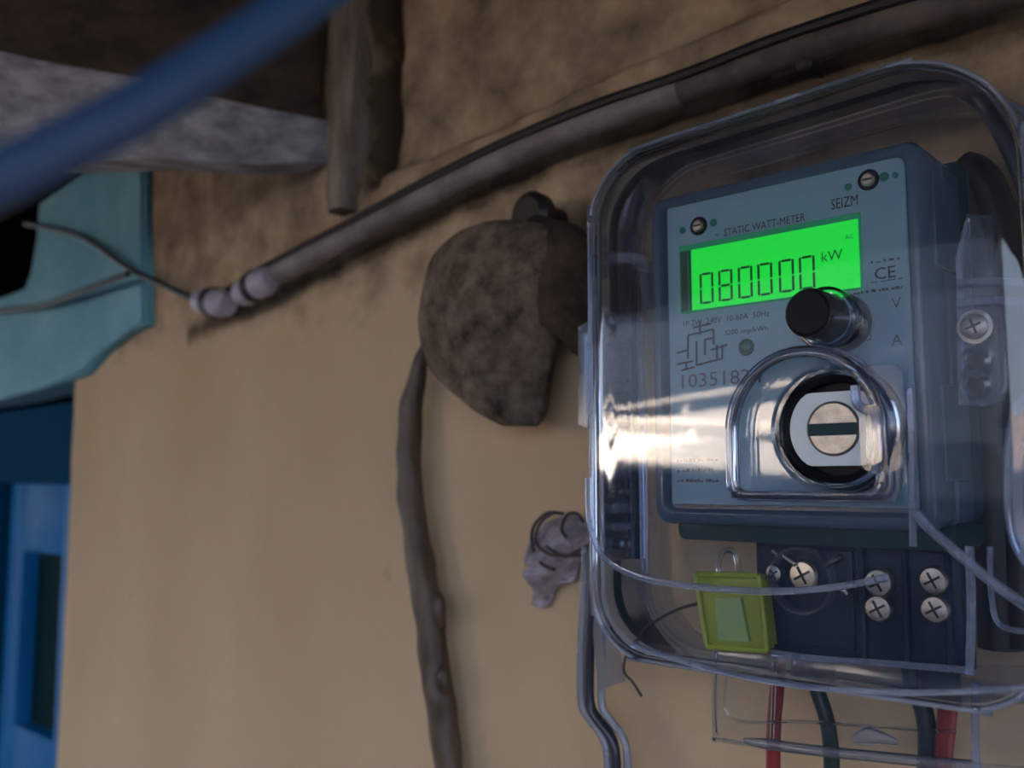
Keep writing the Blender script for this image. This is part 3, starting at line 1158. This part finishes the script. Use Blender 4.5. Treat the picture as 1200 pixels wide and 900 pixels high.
# round lock boss
cb = at(945, 500, YC)
bo = .0345
def boss_outline(r_, drop, y, n=20):
    c = at(950, 505, YC)
    pts = []
    rc = .006
    for k in range(5):
        a = math.radians(270 - 22.5 * k)
        pts.append(Vector((c.x - r_ + rc + rc * math.cos(a), y, c.z - drop + rc + rc * math.sin(a))))
    pts.append(Vector((c.x - r_, y, c.z - drop * .5)))
    for k in range(n + 1):
        a = math.pi - math.pi * k / n
        pts.append(Vector((c.x + r_ * math.cos(a), y, c.z + r_ * math.sin(a))))
    pts.append(Vector((c.x + r_, y, c.z - drop * .5)))
    for k in range(5):
        a = math.radians(0 - 22.5 * k)
        pts.append(Vector((c.x + r_ - rc + rc * math.cos(a), y, c.z - drop + rc + rc * math.sin(a))))
    return pts
bm = bmesh.new()
rings_loft(bm, [boss_outline(.0305, .0255, YC - .010), boss_outline(.0330, .0270, YC - .0095), boss_outline(.0345, .0280, YC - .007), boss_outline(.0350, .0285, YC)], False, False)
solidify(build('lock_boss', bm, M['boss'], ct), .0016)
bead('boss_rim', boss_outline(.0338, .0270, YC - .0085), .0014, 'edge', closed=True, sub=2)
bead('boss_rim', boss_outline(.0350, .0283, YC - .0008), .0012, closed=True, sub=2)
# inner clear sleeve, dark ring, pale knob and slotted lock
c1 = at(984, 503, YC)
bm = bmesh.new()
lathe(bm, c1, [(.0270, 0), (.0262, .0085), (.0240, .0095), (.0228, .0080), (.0228, .001)], 48)
build('boss_sleeve', bm, M['edge'], ct)
kt = ct
bm = bmesh.new()
solid_lathe(bm, c1, [(.0222, -.010), (.0222, .0055), (.0205, .0065), (.0192, .0055), (.0190, .001)], 48)
build('lock_ring', bm, M['black_plastic'], ct, label='dark ring round the lock')
ck = c1
bm = bmesh.new()
rk, fl = .0188, .0150
pts = []
for k in range(64):
    a = 2 * math.pi * k / 64
    x, z = rk * math.cos(a), rk * math.sin(a)
    z = max(-fl, min(fl, z))
    pts.append((ck.x + x, ck.z + z))
prism(bm, pts, YC - .0060, YC + .004)
bmesh.ops.bevel(bm, geom=[e for e in bm.edges if max(v.co.y for v in e.verts) < YC - .005], offset=.0007, segments=2, affect='EDGES')
kn = build('lock_knob', bm, M['white'], ct, label='pale flat-sided knob')
bm = bmesh.new()
solid_lathe(bm, ck + Vector((0, 0, 0)), [(.0112, 0), (.0112, .0066), (.0104, .0074), (.0102, .0068)], 40)
build('lock_core', bm, M['steel'], kn, label='round steel lock core')
bm = bmesh.new()
box(bm, ck + Vector((-.0102, -.0074, -.0028)), ck + Vector((.0102, -.0064, .0022)))
build('key_slot', bm, M['body_dark'], kn, label='dark horizontal slot')
# hasp tab on the right of the lock
bm = bmesh.new()
c2 = at(1030, 505, YC - .004)
prism(bm, rrect(c2.x - .006, c2.x + .010, c2.z - .016, c2.z + .026, (.004,) * 4, 5), YC - .0085, YC - .004)
build('seal_tab', bm, M['clear_dull'], ct)
bm = bmesh.new()
prism(bm, rrect(c2.x - .002, c2.x + .004, c2.z - .013, c2.z + .010, (.002,) * 4, 4), YC - .0125, YC - .0085)
build('tab_rib', bm, M['edge'], ct)
bead('tab_hook', [at(a, b, YC - .009) for a, b in ((1002, 452), (1004, 472), (1014, 480), (1026, 484), (1030, 520), (1026, 555))], .0020)

# push button with clear barrel
YB = YF - .001
pc = at(988, 379, YB)
bm = bmesh.new()
lathe(bm, pc, [(.0104, .010), (.0102, .034), (.0096, .035), (.0090, .034), (.0090, .010), (.0104, .010)], 36)
bt = build('push_button', bm, M['boss'], ct, label='clear barrel with a black cap')
bm = bmesh.new()
solid_lathe(bm, pc, [(.0094, .031), (.0094, .0352), (.0086, .0362)], 32)
build('button_cap', bm, M['black_plastic'], bt, label='black cap')
bm = bmesh.new()
solid_lathe(bm, pc, [(.0125, .0), (.0125, .0050), (.0112, .0064)], 32)
build('button_base', bm, M['black_plastic'], bt, label='black base disc')
bm = bmesh.new()
lathe(bm, pc, [(.0132, .016), (.0132, .019), (.0118, .020), (.0108, .019)], 36)
build('button_collar', bm, M['edge'], bt)

# latch lug with screw on the right
bm = bmesh.new()
lg = [at(a, b, -.052) for a, b in ((1119, 300), (1132, 250), (1160, 252), (1166, 330), (1176, 380), (1180, 452), (1170, 470), (1150, 476), (1122, 474))]
prism(bm, [(v.x, v.z) for v in lg], -.052, -.046)
bmesh.ops.bevel(bm, geom=[e for e in bm.edges if max(v.co.y for v in e.verts) < -.05], offset=.0012, segments=2, affect='EDGES')
lug = build('latch_lug', bm, M['clear_dull'], ct)
for (px, py, r_, m_) in ((1143, 383, .0054, 'steel'),):
    p = at(px, py, -.052)
    bm = bmesh.new()
    solid_lathe(bm, p, [(r_ * 1.3, 0), (r_ * 1.3, .0010), (r_, .0012), (r_, .0024), (r_ * .7, .0034)], 28)
    sc = build('latch_screw', bm, M['steel'], lug)
    bm = bmesh.new()
    for a in (.35, 1.92):
        d = Vector((math.cos(a), 0, math.sin(a))) * r_ * .6
        n_ = Vector((-d.z, 0, d.x)) * .13
        q = [p + d + n_, p - d + n_, p - d - n_, p + d - n_]
        prism(bm, [(v.x, v.z) for v in q], p.y - .0037, p.y - .0025)
    build('latch_slot', bm, M['ink'], lug)
for (px, py) in ((1143, 424), (1143, 452)):
    p = at(px, py, -.0525)
    bm = bmesh.new()
    lathe(bm, p, [(.0062, -.001), (.0062, .0012), (.0042, .0018), (.0034, .0008), (.0034, -.001)], 24)
    build('hole_rim', bm, M['edge'], lug)
    bm = bmesh.new()
    solid_lathe(bm, p, [(.0034, 0), (.0034, .0004)], 20)
    build('screw_hole', bm, M['ink'], lug)
for py in (329, 352):
    bead('cross_rib', [at(1122, py + 3, -.055), at(1160, py, -.055), at(1200, py + 2, -.055), at(1260, py + 4, -.055)], .0017)

# clear base tray behind everything
bt_ = thing('base_tray', 'clear plastic base tray fixed to the wall behind the meter', 'tray', ((cx0 + cx1) / 2, 0, cz0))
bm = bmesh.new()
ob = [Vector((v.x, 0, v.z)) for v in outline(-.004, 0)]
rings_loft(bm, [[Vector((v.x, -.029, v.z)) for v in ob], [Vector((v.x, -.012, v.z)) for v in ob], [Vector((v.x, -.0075, v.z)) for v in ob]], False, False)
solidify(build('tray_shell', bm, M['clear_side'], bt_), .0016)
for off, yy in ((0, -.030), (10, -.030), (24, -.030)):
    bm = bmesh.new()
    pts = [at(a + off, b, yy) for a, b in ((686, 640), (684, 700), (681, 760), (681, 822), (690, 842), (705, 862), (711, 885), (712, 930), (712, 1000))]
    sweep(bm, pts, .0022 if off != 10 else .0030, 10)
    build('tray_rail', bm, M['bead'] if off != 10 else M['gasket'], bt_)
# vertical clear strip in the lower left corner of the cover
bm = bmesh.new()
prism(bm, [(v.x, v.z) for v in [at(a, b, -.05) for a, b in ((704, 668), (738, 672), (722, 700), (718, 745), (728, 800), (706, 808), (700, 740))]], -.054, -.046)
build('corner_gusset', bm, M['clear_dull'], bt_)

# inner clear terminal shield (lower box)
sh = thing('terminal_shield', 'clear rectangular shield over the wires under the terminal block', 'shield', at(1000, 870, -.055))
c_ = [at(a, b, -.055) for a, b in ((838, 764), (838, 856), (850, 868), (1000, 884), (1200, 902), (1300, 905), (1300, 780), (1130, 780))]
bm = bmesh.new()
prism(bm, [(v.x, v.z) for v in c_], -.056, -.0548)
build('shield_plate', bm, M['clear'], sh)
bm = bmesh.new()
sweep(bm, c_[:6], .0011, 8)
build('shield_edge', bm, M['edge'], sh)
bm = bmesh.new()
sweep(bm, [at(908, 776, -.054), at(906, 830, -.054), at(904, 874, -.054)], .0012, 8)
sweep(bm, [at(855, 776, -.054), at(856, 840, -.054), at(950, 846, -.054), at(1120, 858, -.054)], .0007, 8)
build('shield_rib', bm, M['edge'], sh)
bm = bmesh.new()
sweep(bm, [at(872, 868, -.058), at(900, 872, -.058), at(960, 880, -.058), at(1140, 898, -.058)], [.0012, .0026, .0024, .0024], 10)
build('hinge_rod', bm, M['clear_dull'], sh)
bm = bmesh.new()
sweep(bm, [at(1000, 868, -.058), at(1020, 862, -.058), at(1052, 870, -.058)], [.0012, .0038, .001], 10, flat=.5)
build('shield_tongue', bm, M['clear_dull'], sh)
